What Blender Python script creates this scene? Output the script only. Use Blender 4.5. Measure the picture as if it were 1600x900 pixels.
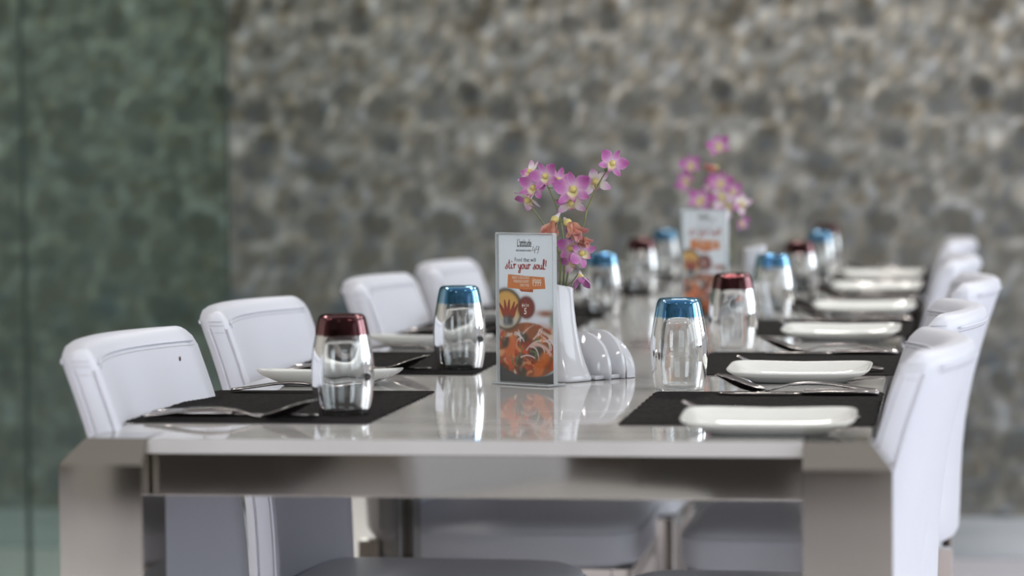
import bpy, bmesh, math, random
import numpy as np
from mathutils import Vector, Matrix

for o in list(bpy.data.objects):
    bpy.data.objects.remove(o)
scene = bpy.context.scene
COL = scene.collection
random.seed(7)
rng = np.random.default_rng(11)

# ------------------------------------------------------------------ camera
def look(yaw, pitch, roll):
    cy, sy, cp, sp = math.cos(yaw), math.sin(yaw), math.cos(pitch), math.sin(pitch)
    w = Vector((-sy*cp, cy*cp, -sp)); r = Vector((cy, sy, 0)); u = r.cross(w)
    cr, sr = math.cos(roll), math.sin(roll)
    return r*cr + u*sr, u*cr - r*sr, w
cr_, cu_, cw_ = look(math.radians(8.674), math.radians(2.7365), math.radians(-0.55))
cam = bpy.data.objects.new('camera', bpy.data.cameras.new('camera'))
COL.objects.link(cam)
cam.matrix_world = Matrix(((cr_.x, cu_.x, -cw_.x, 0), (cr_.y, cu_.y, -cw_.y, 0),
                           (cr_.z, cu_.z, -cw_.z, 1.075), (0, 0, 0, 1)))
cam.data.sensor_width = 36
cam.data.lens = 4466/1600*36
cam.data.clip_start = 0.05
cam.data.dof.use_dof = True
cam.data.dof.focus_distance = 3.93
cam.data.dof.aperture_fstop = 2.9
scene.camera = cam

# ------------------------------------------------------------------ world, lights, exposure
world = bpy.data.worlds.new('world'); scene.world = world
world.use_nodes = True
world.node_tree.nodes['Background'].inputs[0].default_value = (0.80, 0.88, 1.0, 1)
world.node_tree.nodes['Background'].inputs[1].default_value = 1.2
scene.view_settings.view_transform = 'Standard'
scene.view_settings.look = 'None'
scene.view_settings.gamma = 1
scene.view_settings.use_curve_mapping = False
scene.view_settings.exposure = -0.04

def area(name, loc, direction, sx, sy, power, col):
    l = bpy.data.lights.new(name, 'AREA'); l.shape = 'RECTANGLE'
    l.size = sx; l.size_y = sy; l.energy = power; l.color = col
    o = bpy.data.objects.new(name, l); COL.objects.link(o)
    o.location = loc
    o.rotation_euler = Vector(direction).to_track_quat('-Z', 'Y').to_euler()
    return o
ROOM = dict(x0=-4.6, x1=3.4, y0=-3.2, y1=8.37, h=3.1)
# daylight behind the window openings of the right wall and of the wall behind the camera
WIN_R = [(-2.4, -0.2), (0.4, 2.4), (3.0, 5.0), (5.6, 7.8)]  # last opening added to bring light to the far end of the room
for a, b in WIN_R:
    area('window_daylight', (ROOM['x1']+0.22, (a+b)/2, 1.75), (-1, 0, 0), 2.1, b-a-0.05, 50, (0.90, 0.95, 1.0))
WIN_F = [(-3.8, -1.8), (0.4, 2.4)]
for (a, b), pw in zip(WIN_F, (74, 20)):
    area('window_daylight', ((a+b)/2, ROOM['y0']-0.22, 1.75), (0, 1, 0), b-a-0.05, 2.1, pw, (0.90, 0.95, 1.0))
# unseen ceiling fill lights, added to brighten the room
CEIL = [(-2.6, 1.5), (-2.6, 4.6), (1.4, 1.5), (1.4, 4.6), (-0.6, 6.9), (-0.6, 0.0), (1.6, 6.9)]
for x, y in CEIL:
    area('ceiling_fill_light', (x, y, ROOM['h']-0.03), (0, 0, -1), 0.55, 0.55, 26, (1.0, 0.96, 0.9))

# ------------------------------------------------------------------ materials
MATS = {}
def srgb(r, g, b):
    f = lambda c: (c/255/12.92) if c/255 <= 0.04045 else ((c/255+0.055)/1.055)**2.4
    return (f(r), f(g), f(b), 1)
def mat(name, col, rough=0.5, metal=0.0, **kw):
    m = bpy.data.materials.new(name); m.use_nodes = True
    nt = m.node_tree; b = nt.nodes['Principled BSDF']
    b.inputs['Base Color'].default_value = col
    b.inputs['Roughness'].default_value = rough
    b.inputs['Metallic'].default_value = metal
    if 'coat' in kw: b.inputs['Coat Weight'].default_value = kw['coat']; b.inputs['Coat Roughness'].default_value = 0.03
    if 'ior' in kw: b.inputs['IOR'].default_value = kw['ior']
    if 'sheen' in kw: b.inputs['Sheen Weight'].default_value = kw['sheen']
    if 'sss' in kw: b.inputs['Subsurface Weight'].default_value = kw['sss']; b.inputs['Subsurface Scale'].default_value = 0.004
    if 'emit' in kw:
        b.inputs['Emission Color'].default_value = kw['emit']; b.inputs['Emission Strength'].default_value = kw.get('es', 1)
    MATS[name] = m
    return m
def nodes(m): return m.node_tree.nodes, m.node_tree.links, m.node_tree.nodes['Principled BSDF']
def add_bump(m, scale, strength, dist=0.001, detail=4, stretch=(1, 1, 1), kind='noise'):
    n, l, b = nodes(m)
    tc = n.new('ShaderNodeTexCoord'); mp = n.new('ShaderNodeMapping'); mp.inputs['Scale'].default_value = stretch
    l.new(tc.outputs['Object'], mp.inputs[0])
    if kind == 'noise':
        t = n.new('ShaderNodeTexNoise'); t.inputs['Scale'].default_value = scale; t.inputs['Detail'].default_value = detail; out = t.outputs[0]
    else:
        t = n.new('ShaderNodeTexVoronoi'); t.inputs['Scale'].default_value = scale; out = t.outputs[0]
    l.new(mp.outputs[0], t.inputs['Vector'])
    bp = n.new('ShaderNodeBump'); bp.inputs['Strength'].default_value = strength; bp.inputs['Distance'].default_value = dist
    l.new(out, bp.inputs['Height']); l.new(bp.outputs[0], b.inputs['Normal'])
def add_mottle(m, c1, c2, scale, stretch=(1, 1, 1), detail=4, lo=0.35, hi=0.65):
    n, l, b = nodes(m)
    tc = n.new('ShaderNodeTexCoord'); mp = n.new('ShaderNodeMapping'); mp.inputs['Scale'].default_value = stretch
    l.new(tc.outputs['Object'], mp.inputs[0])
    t = n.new('ShaderNodeTexNoise'); t.inputs['Scale'].default_value = scale; t.inputs['Detail'].default_value = detail
    l.new(mp.outputs[0], t.inputs['Vector'])
    r = n.new('ShaderNodeValToRGB'); r.color_ramp.elements[0].position = lo; r.color_ramp.elements[1].position = hi
    r.color_ramp.elements[0].color = c1; r.color_ramp.elements[1].color = c2
    l.new(t.outputs[0], r.inputs[0]); l.new(r.outputs[0], b.inputs['Base Color'])
def use_attr(m):
    n, l, b = nodes(m)
    a = n.new('ShaderNodeVertexColor'); a.layer_name = 'Col'
    l.new(a.outputs[0], b.inputs['Base Color'])

LEATHER = mat('white_leather', srgb(208, 210, 220), 0.42)
add_bump(LEATHER, 900, 0.25, 0.0006, kind='voronoi')
SEATL = mat('seat_leather', srgb(206, 208, 214), 0.45); add_bump(SEATL, 900, 0.25, 0.0006, kind='voronoi')
THREAD = mat('grey_thread', srgb(150, 145, 145), 0.8)
CHROME = mat('polished_chrome', srgb(196, 190, 184), 0.06, 1.0); add_bump(CHROME, 5, 0.02, 0.004, 2)
BRUSHED = mat('polished_table_steel', srgb(168, 163, 154), 0.05, 1.0); add_bump(BRUSHED, 6, 0.02, 0.004, 2)
STEEL = mat('cutlery_steel', srgb(168, 162, 160), 0.13, 1.0)
TOP = mat('white_table_glass', srgb(190, 188, 186), 0.045, 0, ior=1.52)
add_mottle(TOP, srgb(172, 169, 167), srgb(196, 194, 193), 3.0, (1, 5, 1), 6, 0.3, 0.7)
MATBLK = mat('black_woven_vinyl', srgb(27, 25, 25), 0.75)
MATBLK.node_tree.nodes['Principled BSDF'].inputs['Specular IOR Level'].default_value = 0.12
add_bump(MATBLK, 260, 0.5, 0.0008, 2, (0.5, 1, 1), 'voronoi')
VCHINA = mat('glazed_vase_porcelain', srgb(194, 195, 201), 0.08, 0, ior=1.5); add_bump(VCHINA, 30, .02)
CHINA = mat('white_porcelain', srgb(224, 225, 222), 0.09, 0, ior=1.5)
PAPER = mat('card_print', (1, 1, 1, 1), 0.4); use_attr(PAPER)
PETAL = mat('orchid_petal', (1, 1, 1, 1), 0.5); use_attr(PETAL)
PETAL.node_tree.nodes['Principled BSDF'].inputs['Subsurface Weight'].default_value = 0.15
PETAL.node_tree.nodes['Principled BSDF'].inputs['Subsurface Scale'].default_value = 0.003
STEM = mat('orchid_stem_green', srgb(94, 108, 74), 0.5); add_mottle(STEM, srgb(88, 100, 70), srgb(128, 132, 86), 40)
WALLP = mat('patterned_wallpaper', (1, 1, 1, 1), 0.62); use_attr(WALLP)
FLOOR = mat('pale_stone_floor', srgb(150, 150, 158), 0.28)
add_mottle(FLOOR, srgb(226, 222, 232), srgb(238, 234, 242), 1.6, detail=6)
BORDER = mat('floor_border_stone', srgb(132, 138, 148), 0.26); add_mottle(BORDER, srgb(200, 208, 220), srgb(214, 220, 230), 2.2)
PLASTER = mat('warm_plaster', srgb(176, 168, 158), 0.8); add_mottle(PLASTER, srgb(164, 160, 152), srgb(178, 174, 166), 1.2)
CEILM = mat('ceiling_paint', srgb(178, 176, 172), 0.9); add_mottle(CEILM, srgb(204, 202, 198), srgb(210, 208, 204), 1)
FRAMEM = mat('dark_window_frame', srgb(58, 56, 54), 0.5); add_bump(FRAMEM, 60, 0.1)
REFDOORM = mat('reflection_door_brown', srgb(104, 96, 88), 0.5); add_mottle(REFDOORM, srgb(92, 84, 76), srgb(116, 108, 100), 3, (1, 1, 8))  # for the added door that only tones the apron's reflection
FILLM = mat('fill_panel_glow', srgb(240, 236, 228), 0.5, emit=(1, .95, .88, 1), es=1.5)  # glowing face of the added ceiling fill panels
INK = mat('black_ink', srgb(48, 46, 50), 0.5)
RED = mat('red_ink', srgb(168, 46, 44), 0.5)
WHITEINK = mat('white_ink', srgb(238, 226, 214), 0.5)
ORANGE = mat('orange_ink', srgb(214, 124, 66), 0.5); ORANGE2 = mat('dark_orange_ink', srgb(178, 84, 44), 0.5)
MAROON = mat('maroon_ink', srgb(112, 34, 30), 0.5)
RUBBER = mat('black_rubber', srgb(25, 25, 25), 0.7)
STAIN = mat('brown_stain', srgb(74, 38, 34), 0.6)
for m_, s_ in ((INK, 300), (RED, 300), (WHITEINK, 300), (ORANGE, 200), (ORANGE2, 200), (MAROON, 200)): add_bump(m_, s_, 0.05)

def glass_mat(name, col, rough=0.0, ior=1.5):
    m = bpy.data.materials.new(name); m.use_nodes = True; nt = m.node_tree
    nt.nodes.remove(nt.nodes['Principled BSDF'])
    g = nt.nodes.new('ShaderNodeBsdfGlass'); g.inputs['Color'].default_value = col
    g.inputs['Roughness'].default_value = rough; g.inputs['IOR'].default_value = ior
    nt.links.new(g.outputs[0], nt.nodes['Material Output'].inputs[0]); return m
def pane_mat(name, col, ior=1.5, boost=1.0):
    m = bpy.data.materials.new(name); m.use_nodes = True; nt = m.node_tree
    nt.nodes.remove(nt.nodes['Principled BSDF'])
    t = nt.nodes.new('ShaderNodeBsdfTransparent'); t.inputs[0].default_value = col
    g = nt.nodes.new('ShaderNodeBsdfGlossy'); g.inputs['Roughness'].default_value = 0.02
    g.inputs[0].default_value = (0.9, 1, 0.95, 1)
    lw = nt.nodes.new('ShaderNodeLayerWeight'); lw.inputs[0].default_value = 0.5
    pw = nt.nodes.new('ShaderNodeMath'); pw.operation = 'POWER'; pw.inputs[1].default_value = 5
    fr = nt.nodes.new('ShaderNodeMath'); fr.operation = 'MULTIPLY_ADD'; fr.inputs[1].default_value = 1-((ior-1)/(ior+1))**2; fr.inputs[2].default_value = ((ior-1)/(ior+1))**2
    nt.links.new(lw.outputs['Facing'], pw.inputs[0]); nt.links.new(pw.outputs[0], fr.inputs[0])
    mx = nt.nodes.new('ShaderNodeMixShader')
    nt.links.new(fr.outputs[0], mx.inputs[0]); nt.links.new(t.outputs[0], mx.inputs[1]); nt.links.new(g.outputs[0], mx.inputs[2])
    nt.links.new(mx.outputs[0], nt.nodes['Material Output'].inputs[0]); return m
GLASS = glass_mat('clear_glass', (0.985, 0.99, 0.99, 1))
BLUEG = glass_mat('blue_glass', (0.32, 0.58, 0.82, 1))
REDG = glass_mat('maroon_glass', (0.27, 0.145, 0.155, 1))
GREENP = pane_mat('green_tinted_pane', (0.76, 0.845, 0.80, 1))
JOINT = mat('glass_joint_silicone', srgb(46, 60, 55), 0.8); add_bump(JOINT, 80, 0.1)
ACRYL = pane_mat('clear_acrylic', (0.96, 0.97, 0.97, 1), 1.4)
ACRE = mat('clear_acrylic_edge', srgb(226, 230, 234), 0.1, 0, ior=1.45); add_bump(ACRE, 50, .02)
ACRE.node_tree.nodes['Principled BSDF'].inputs['Transmission Weight'].default_value = 0.6
WPANE = pane_mat('window_pane_clear', (0.97, 0.98, 0.98, 1))

# ------------------------------------------------------------------ helpers
def link_mesh(name, me, m, parent=None, loc=None, smooth=True):
    o = bpy.data.objects.new(name, me); COL.objects.link(o)
    if m: me.materials.append(m)
    if smooth:
        me.polygons.foreach_set('use_smooth', [True]*len(me.polygons))
    if parent is not None: o.parent = parent
    if loc is not None: o.location = loc
    return o
def from_py(name, V, F, m, parent=None, loc=None, smooth=True, cols=None):
    me = bpy.data.meshes.new(name); me.from_pydata([tuple(map(float, v)) for v in V], [], F); me.update()
    if cols is not None:
        ca = me.color_attributes.new('Col', 'FLOAT_COLOR', 'POINT')
        ca.data.foreach_set('color', np.asarray(cols, dtype=np.float32).reshape(-1))
    return link_mesh(name, me, m, parent, loc, smooth)
def bm_obj(name, bm, m, parent=None, loc=None, smooth=False):
    me = bpy.data.meshes.new(name); bmesh.ops.recalc_face_normals(bm, faces=bm.faces[:]); bm.to_mesh(me); bm.free()
    return link_mesh(name, me, m, parent, loc, smooth)
def box(bm, x0, x1, y0, y1, z0, z1, bev=0.0):
    r = bmesh.ops.create_cube(bm, size=1)
    for v in r['verts']:
        v.co = Vector(((x0+x1)/2+v.co.x*(x1-x0), (y0+y1)/2+v.co.y*(y1-y0), (z0+z1)/2+v.co.z*(z1-z0)))
    if bev > 0:
        es = list({e for v in r['verts'] for e in v.link_edges})
        bmesh.ops.bevel(bm, geom=es, offset=bev, segments=2, profile=0.5, affect='EDGES')
def box_obj(name, dims, m, parent=None, bev=0.0):
    bm = bmesh.new(); box(bm, *dims, bev=bev); return bm_obj(name, bm, m, parent)
def loft(rings, closed=True, cap=True):
    """rings: list of equal-length point lists -> V, F"""
    n = len(rings[0]); V = [p for r in rings for p in r]; F = []
    for i in range(len(rings)-1):
        for j in range(n if closed else n-1):
            k = (j+1) % n
            F.append((i*n+j, i*n+k, (i+1)*n+k, (i+1)*n+j))
    if cap and closed:
        F.append(tuple(range(n))[::-1]); F.append(tuple((len(rings)-1)*n+j for j in range(n)))
    return V, F
def tube(path, rad, seg=8):
    """path list of Vector, rad float or list"""
    P = [Vector(p) for p in path]; R = rad if isinstance(rad, (list, tuple)) else [rad]*len(P)
    rings = []; t0 = (P[1]-P[0]).normalized(); up = Vector((0, 0, 1)) if abs(t0.z) < 0.9 else Vector((1, 0, 0))
    nrm = t0.cross(up).normalized()
    for i, p in enumerate(P):
        t = (P[min(i+1, len(P)-1)]-P[max(i-1, 0)]).normalized()
        nrm = (nrm - t*nrm.dot(t)).normalized(); b = t.cross(nrm)
        rings.append([p+(nrm*math.cos(a)+b*math.sin(a))*R[i] for a in [2*math.pi*k/seg for k in range(seg)]])
    return loft(rings)
def spline(pts, n=24):
    P = [Vector(p) for p in pts]; P = [P[0]*2-P[1]]+P+[P[-1]*2-P[-2]]; out = []
    segs = len(P)-3
    for i in range(n+1):
        t = i/n*segs; k = min(int(t), segs-1); t -= k
        a, b, c, d = P[k:k+4]
        out.append(0.5*((2*b)+(c-a)*t+(2*a-5*b+4*c-d)*t*t+(3*b-a-3*c+d)*t**3))
    return out
def interp(x, xs, ys): return float(np.interp(x, xs, ys))
def sm(x, xs, ys):      # smooth interpolation (pchip-like through cosine blend of catmull)
    pts = spline([(a, b, 0) for a, b in zip(xs, ys)], 60)
    return float(np.interp(x, [p.x for p in pts], [p.y for p in pts]))
def tag(o, label=None, cat=None, group=None, kind=None):
    if label: o['label'] = label
    if cat: o['category'] = cat
    if group: o['group'] = group
    if kind: o['kind'] = kind
    return o
def empty(name, loc, rz=0.0):
    o = bpy.data.objects.new(name, None); COL.objects.link(o); o.location = loc; o.rotation_euler = (0, 0, rz)
    o.empty_display_size = 0.05
    return o
def copy_tree(o, kids, parent=None):
    c = o.copy(); COL.objects.link(c); c.parent = parent
    if parent is not None: c.matrix_parent_inverse = o.matrix_parent_inverse.copy()
    for ch in kids.get(o.name, []): copy_tree(ch, kids, c)
    return c
def kids_of(root):
    d = {}
    def rec(o):
        d[o.name] = [c for c in bpy.data.objects if c.parent == o]
        for c in d[o.name]: rec(c)
    rec(root); return d

# ------------------------------------------------------------------ structure: room shell
X0, X1, Y0, Y1, H = ROOM['x0'], ROOM['x1'], ROOM['y0'], ROOM['y1'], ROOM['h']
# the floor: large slabs with thin joints
fl = box_obj('floor', (X0-.3, X1+.3, Y0-.3, Y1+.2, -0.12, -0.004), PLASTER); tag(fl, kind='structure')
slab_me = None; SW = 0.80
ys = Y1-0.86
nrow = 0
while ys > Y0-0.3:
    ya = max(ys-SW, Y0-0.3)
    x = X0-0.3
    while x < X1+0.3:
        xb = min(x+SW, X1+0.3)
        o = box_obj('floor_slab', (x+.001, xb-.001, ya+.001, ys-.001, -0.004, 0.0), FLOOR, fl)
        x += SW
    ys -= SW; nrow += 1
b = box_obj('trim_1', (X0, X1, Y1-0.858, Y1+.02, -0.004, 0.0), BORDER); tag(b, kind='structure')
# patterned rear wall: flat printed wallpaper, its print held in a colour attribute
PER = 0.7475
def build_wallpaper():
    dx = 0.0125
    xs = np.arange(X0-0.1, X1+0.1, dx); zs = np.arange(0, H+dx, dx)
    XX, ZZ = np.meshgrid(xs, zs, indexing='ij')
    # tile coordinates in "print pixels" (757 per drop)
    U = ((XX+1.646)/PER*757+518) % 757
    Vv = (1.5335-ZZ)/PER*757+ (0)
    W = lambda cx: ((U-cx+378.5) % 757)-378.5
    val = np.full(XX.shape, 104.0); warm = np.zeros(XX.shape)
    r2 = np.random.default_rng(5)
    # fine mottling, periodic sum of waves
    for k in range(420):
        fx = r2.integers(-26, 27); fy = r2.uniform(-26, 26); ln = math.hypot(fx, fy)
        if ln < 3: continue
        amp = 9.5/ (1+ln/22)**1.2 / math.sqrt(22)
        val += amp*np.cos(2*math.pi*(fx*U/757+fy*Vv/757)+r2.uniform(0, 6.28))
        if k % 3 == 0: warm += 0.55*np.cos(2*math.pi*(fx*U/1514*2+fy*Vv/1514)+r2.uniform(0, 6.28))
    discs = [(118, 340, 40, 1), (295, 340, 44, 1), (380, 292, 38, 1), (490, 330, 40, 1.3), (665, 335, 44, 1), (765, 285, 38, 1.3),
             (320, 85, 36, .5), (430, 80, 38, 1), (45, 60, 34, .7), (690, 50, 32, .5), (570, 30, 30, .5), (150, 20, 28, .4),
             (145, 435, 42, .9), (262, 435, 36, .6), (515, 435, 38, .7), (635, 435, 36, .9), (100, 515, 36, .4), (320, 520, 46, .7),
             (600, 612, 46, 1.1), (700, 682, 48, 1), (480, 682, 46, 1.2), (300, 685, 50, 1), (205, 608, 40, .9), (100, 682, 50, .7),
             (440, 785, 46, .7), (330, 800, 38, .5), (560, 790, 40, .7), (200, 790, 34, .5), (690, 800, 44, .9), (60, 800, 40, .6),
             (640, 150, 26, .4), (250, 190, 26, .4), (430, 190, 22, .3), (400, 560, 28, .3), (740, 560, 34, .6), (480, 560, 30, .5)]
    for k in range(60):
        discs.append((r2.uniform(0, 757), r2.uniform(840, 1720), r2.uniform(28, 48), r2.uniform(.5, 1.1)))
    for k in range(70):
        discs.append((r2.uniform(0, 757), r2.uniform(-1700, -30), r2.uniform(28, 48), r2.uniform(.5, 1.1)))
    for cx, cy, rr, st in discs:
        du = W(cx); dv = Vv-cy
        ph = r2.uniform(0, 6.28, 3)
        th = np.arctan2(dv, du)
        d = np.hypot(du, dv*r2.uniform(.85, 1.2))/(rr*r2.uniform(.95, 1.25)*(1+.11*np.cos(2*th+ph[0])+.09*np.cos(3*th+ph[1])))
        inside = 1/(1+np.exp((d-1)*14))
        ring = np.exp(-((d-1.22)/.15)**2)*(0.45+0.6*np.cos(th-ph[2]))
        base = 80+r2.uniform(-9, 14)+6*np.cos(th-ph[0])*np.clip(d, 0, 1)
        val = val*(1-.70*inside)+base*.70*inside
        val += ring*40*st
        warm += inside*r2.uniform(-5, 4)
    arcs = [((330, 110), (380, 128), (430, 125), (480, 160)), ((380, 128), (350, 170), (320, 200)), ((30, 140), (90, 200), (150, 210)), ((230, 230), (290, 215), (350, 250), (420, 230)), ((560, 120), (600, 160), (650, 140)),
            ((600, 380), (570, 420), (580, 470), (560, 520)), ((180, 380), (210, 420), (200, 470), (240, 490)), ((20, 600), (90, 570), (160, 600), (250, 560)), ((340, 600), (400, 650), (410, 720)), ((420, 620), (470, 600), (520, 640)),
            ((640, 580), (690, 620), (760, 650)), ((640, 640), (700, 600), (760, 590)), ((180, 500), (230, 540), (290, 590)), ((440, 480), (470, 520), (440, 570)), ((700, 90), (740, 150), (720, 210)), ((500, 20), (560, 60), (640, 80))]
    for k in range(46):
        y0 = r2.uniform(720, 1700) if k % 2 else r2.uniform(-1600, -10); x0 = r2.uniform(0, 757); a = r2.uniform(0, 6.28); c_ = r2.uniform(-.8, .8)
        arcs.append(tuple((x0+45*j*math.cos(a+c_*j), y0+45*j*math.sin(a+c_*j)) for j in range(4)))
    for pts in arcs:
        g = np.zeros(XX.shape)
        for p in spline([(x, y, 0) for x, y in pts], 14):
            g = np.maximum(g, np.exp(-((W(p.x)**2+(Vv-p.y)**2)/(11.0**2))))
        val += g*20
    blobs = [(150, 70, 30, 34), (240, 55, 16, 34), (190, 108, 24, 16), (525, 100, 20, 30), (600, 80, 34, 15), (522, 215, 34, 32), (628, 215, 24, 34),
             (600, 262, 22, 28), (85, 190, 22, 26), (225, 165, 18, 24), (345, 455, 24, 32), (400, 450, 34, 22), (455, 465, 20, 26), (775, 430, 44, 22),
             (60, 430, 26, 30), (690, 410, 18, 24), (100, 275, 12, 44), (705, 60, 18, 22), (745, 200, 16, 22), (250, 560, 22, 24), (140, 585, 26, 24),
             (640, 520, 20, 24), (400, 380, 24, 24), (80, 120, 14, 20), (300, 240, 16, 22), (490, 260, 18, 22)]
    for k in range(90):
        blobs.append((r2.uniform(0, 757), r2.uniform(600, 1720) if k % 2 else r2.uniform(-1700, 0), r2.uniform(14, 30), r2.uniform(12, 30)))
    for cx, cy, rr, a in blobs:
        du = W(cx); dv = Vv-cy; e = r2.uniform(-.5, .5)
        d = np.hypot(du+e*dv, dv-e*du)
        val += a*np.exp(-(d/rr)**2*1.1)
    darks = [(15, 290, 30), (20, 110, 26), (230, 330, 24), (560, 360, 26), (780, 350, 20), (430, 30, 20), (545, 550, 22), (160, 400, 20), (210, 20, 22), (430, 620, 18), (70, 30, 26)]
    for cx, cy, rr in darks:
        d = np.hypot(W(cx), Vv-cy); g = np.exp(-(d/rr)**2); val -= 30*g; warm += 9*g
    # the print grows greyer and calmer downwards
    t = np.clip((Vv-100)/700, 0, 1)
    val = 96-6*t+(val-104)*(1.36-.46*t)
    warm += 4-4*t
    val = np.clip(val, 42, 190)
    rgb = np.stack([val+warm*.7+1.5, val+1+warm*.15, val-2.5-warm*.65], -1)
    # bluish tint on some lighter parts of the print
    hi = np.clip((val-112)/60, 0, 1)*np.clip(np.sin(U/61+1)*np.sin(Vv/47), 0, 1)
    rgb[..., 2] += 14*hi; rgb[..., 0] -= 6*hi
    c = rgb/255; c = np.where(c <= .04045, c/12.92, ((c+.055)/1.055)**2.4)
    c = c*GAINW
    nx, nz = XX.shape
    V = np.stack([XX, np.full(XX.shape, Y1), ZZ], -1).reshape(-1, 3)
    idx = np.arange(nx*nz).reshape(nx, nz)
    F = np.stack([idx[:-1, :-1], idx[1:, :-1], idx[1:, 1:], idx[:-1, 1:]], -1).reshape(-1, 4)
    me = bpy.data.meshes.new('wall_back')
    me.vertices.add(len(V)); me.vertices.foreach_set('co', V.reshape(-1).astype(np.float32))
    me.loops.add(F.size); me.loops.foreach_set('vertex_index', F.reshape(-1).astype(np.int32))
    me.polygons.add(len(F)); me.polygons.foreach_set('loop_start', np.arange(0, F.size, 4).astype(np.int32))
    me.update(calc_edges=True)
    ca = me.color_attributes.new('Col', 'FLOAT_COLOR', 'POINT')
    ca.data.foreach_set('color', np.concatenate([c, np.ones((nx, nz, 1))], -1).astype(np.float32).reshape(-1))
    o = link_mesh('wall_back', me, WALLP, smooth=False); tag(o, kind='structure')
GAINW = 1.33
build_wallpaper()
def struct(name, dims_list, m):
    bm = bmesh.new()
    for d in dims_list: box(bm, *d)
    o = bm_obj(name, bm, m); tag(o, kind='structure'); return o
def wall_with_openings(axis, pos, a0, a1, wins, z0, z1, thick, sign, name):
    """wall along an axis with window openings"""
    pieces = []
    def pc(a, b, za, zb):
        lo, hi = (pos, pos+thick*sign) if sign > 0 else (pos+thick*sign, pos)
        pieces.append((lo, hi, a, b, za, zb) if axis == 'y' else (a, b, lo, hi, za, zb))
    cur = a0
    for a, b in wins:
        pc(cur, a, 0, H); pc(a, b, 0, z0); pc(a, b, z1, H); cur = b
    pc(cur, a1, 0, H)
    return struct(name, pieces, PLASTER)
wall_with_openings('y', X1, Y0-.15, Y1+.1, WIN_R, .7, 2.8, .15, 1, 'wall_right')
wall_with_openings('x', Y0, X0-.15, X1, WIN_F, .7, 2.8, .15, -1, 'wall_front')
struct('reflection_block_dark', [(-2.60, -2.07, Y0+.001, Y0+.80, 0, .40), (-.96, -.49, Y0+.05, Y0+.80, 0, .40)], FRAMEM)  # unseen dark blocks, added to darken parts of the apron's reflection
struct('reflection_block_pale', [(-2.74, -2.602, Y0+.001, Y0+.80, 0, .69)], CEILM)  # unseen pale block, added for a light stripe in the apron
d1 = empty('reflection_door', (-.95, Y0+.001, 0)); tag(d1, kind='structure')  # unseen door, added to set the tone mirrored in the apron
box_obj('reflection_door_leaf', (-.72, .72, 0, .04, .004, 2.2), REFDOORM, d1, .004)
box_obj('reflection_door_handle', (.60, .63, .041, .075, .95, 1.2), CHROME, d1, .006)
struct('wall_left', [(X0-.15, X0, Y0, Y1+.1, 0, H)], PLASTER)
struct('ceiling', [(X0-.15, X1+.15, Y0-.15, Y1+.1, H, H+.1)], CEILM)
wi = 2
for axis, wins in (('y', WIN_R), ('x', WIN_F)):
    for a, b_ in wins:
        w = empty('window_%d' % wi, (X1+.07, (a+b_)/2, 0.7) if axis == 'y' else ((a+b_)/2, Y0-.07, 0.7), 0 if axis == 'y' else math.radians(-90))
        tag(w, kind='structure'); wi += 1
        L = (b_-a)/2-0.002
        bm = bmesh.new()
        for d in ((-.03, .03, -L, -L+.06, .002, 2.098), (-.03, .03, L-.06, L, .002, 2.098), (-.03, .03, -L+.06, L-.06, .002, .06), (-.03, .03, -L+.06, L-.06, 2.04, 2.098), (-.025, .025, -.02, .02, .06, 2.04)):
            box(bm, *d)
        bm_obj('window_frame', bm, FRAMEM, w)
        for s in (-1, 1):
            y0_, y1_ = (.021, L-.061) if s > 0 else (-L+.061, -.021)
            box_obj('pane', (-.003, .003, y0_, y1_, .061, 2.039), WPANE, w)
# green tinted glass partition in front of the left part of the patterned wall
gp = empty('window_1', (-1.735, 6.8, 0)); tag(gp, kind='structure')
for k in range(5):
    xa = -0.521*(k+1)+.0045; xb = -0.521*k-.0045
    box_obj('pane', (xa, xb, -.005, .005, 0.004, H-.002), GREENP, gp)
    if k < 4:
        j = box_obj('joint', (xa-.0088, xa-.0002, -.0062, .0062, 0.004, H-.002), JOINT, gp)
box_obj('glass_edge', (-.0043, 0, -.0062, .0062, .004, H-.002), JOINT, gp)
for i, (x, y) in enumerate(CEIL):  # bodies of the added fill lights under the ceiling
    t = empty('ceiling_fill_panel', (x, y, H)); wh = ['over the left front part of the room', 'over the left rear part of the room', 'over the right front part of the room', 'over the right rear part of the room', 'in front of the patterned wall', 'above the camera end of the room', 'in the far right corner'][i]
    tag(t, 'square added ceiling fill light '+wh, 'lamp', 'added ceiling fill lights')
    bm = bmesh.new()
    for d in ((-.31, .31, .28, .31, -.012, -.001), (-.31, .31, -.31, -.28, -.012, -.001), (-.31, -.28, -.28, .28, -.012, -.001), (.28, .31, -.28, .28, -.012, -.001)): box(bm, *d)
    bm_obj('frame', bm, CEILM, t); box_obj('diffuser', (-.28, .28, -.28, .28, -.008, -.001), FILLM, t)

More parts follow.
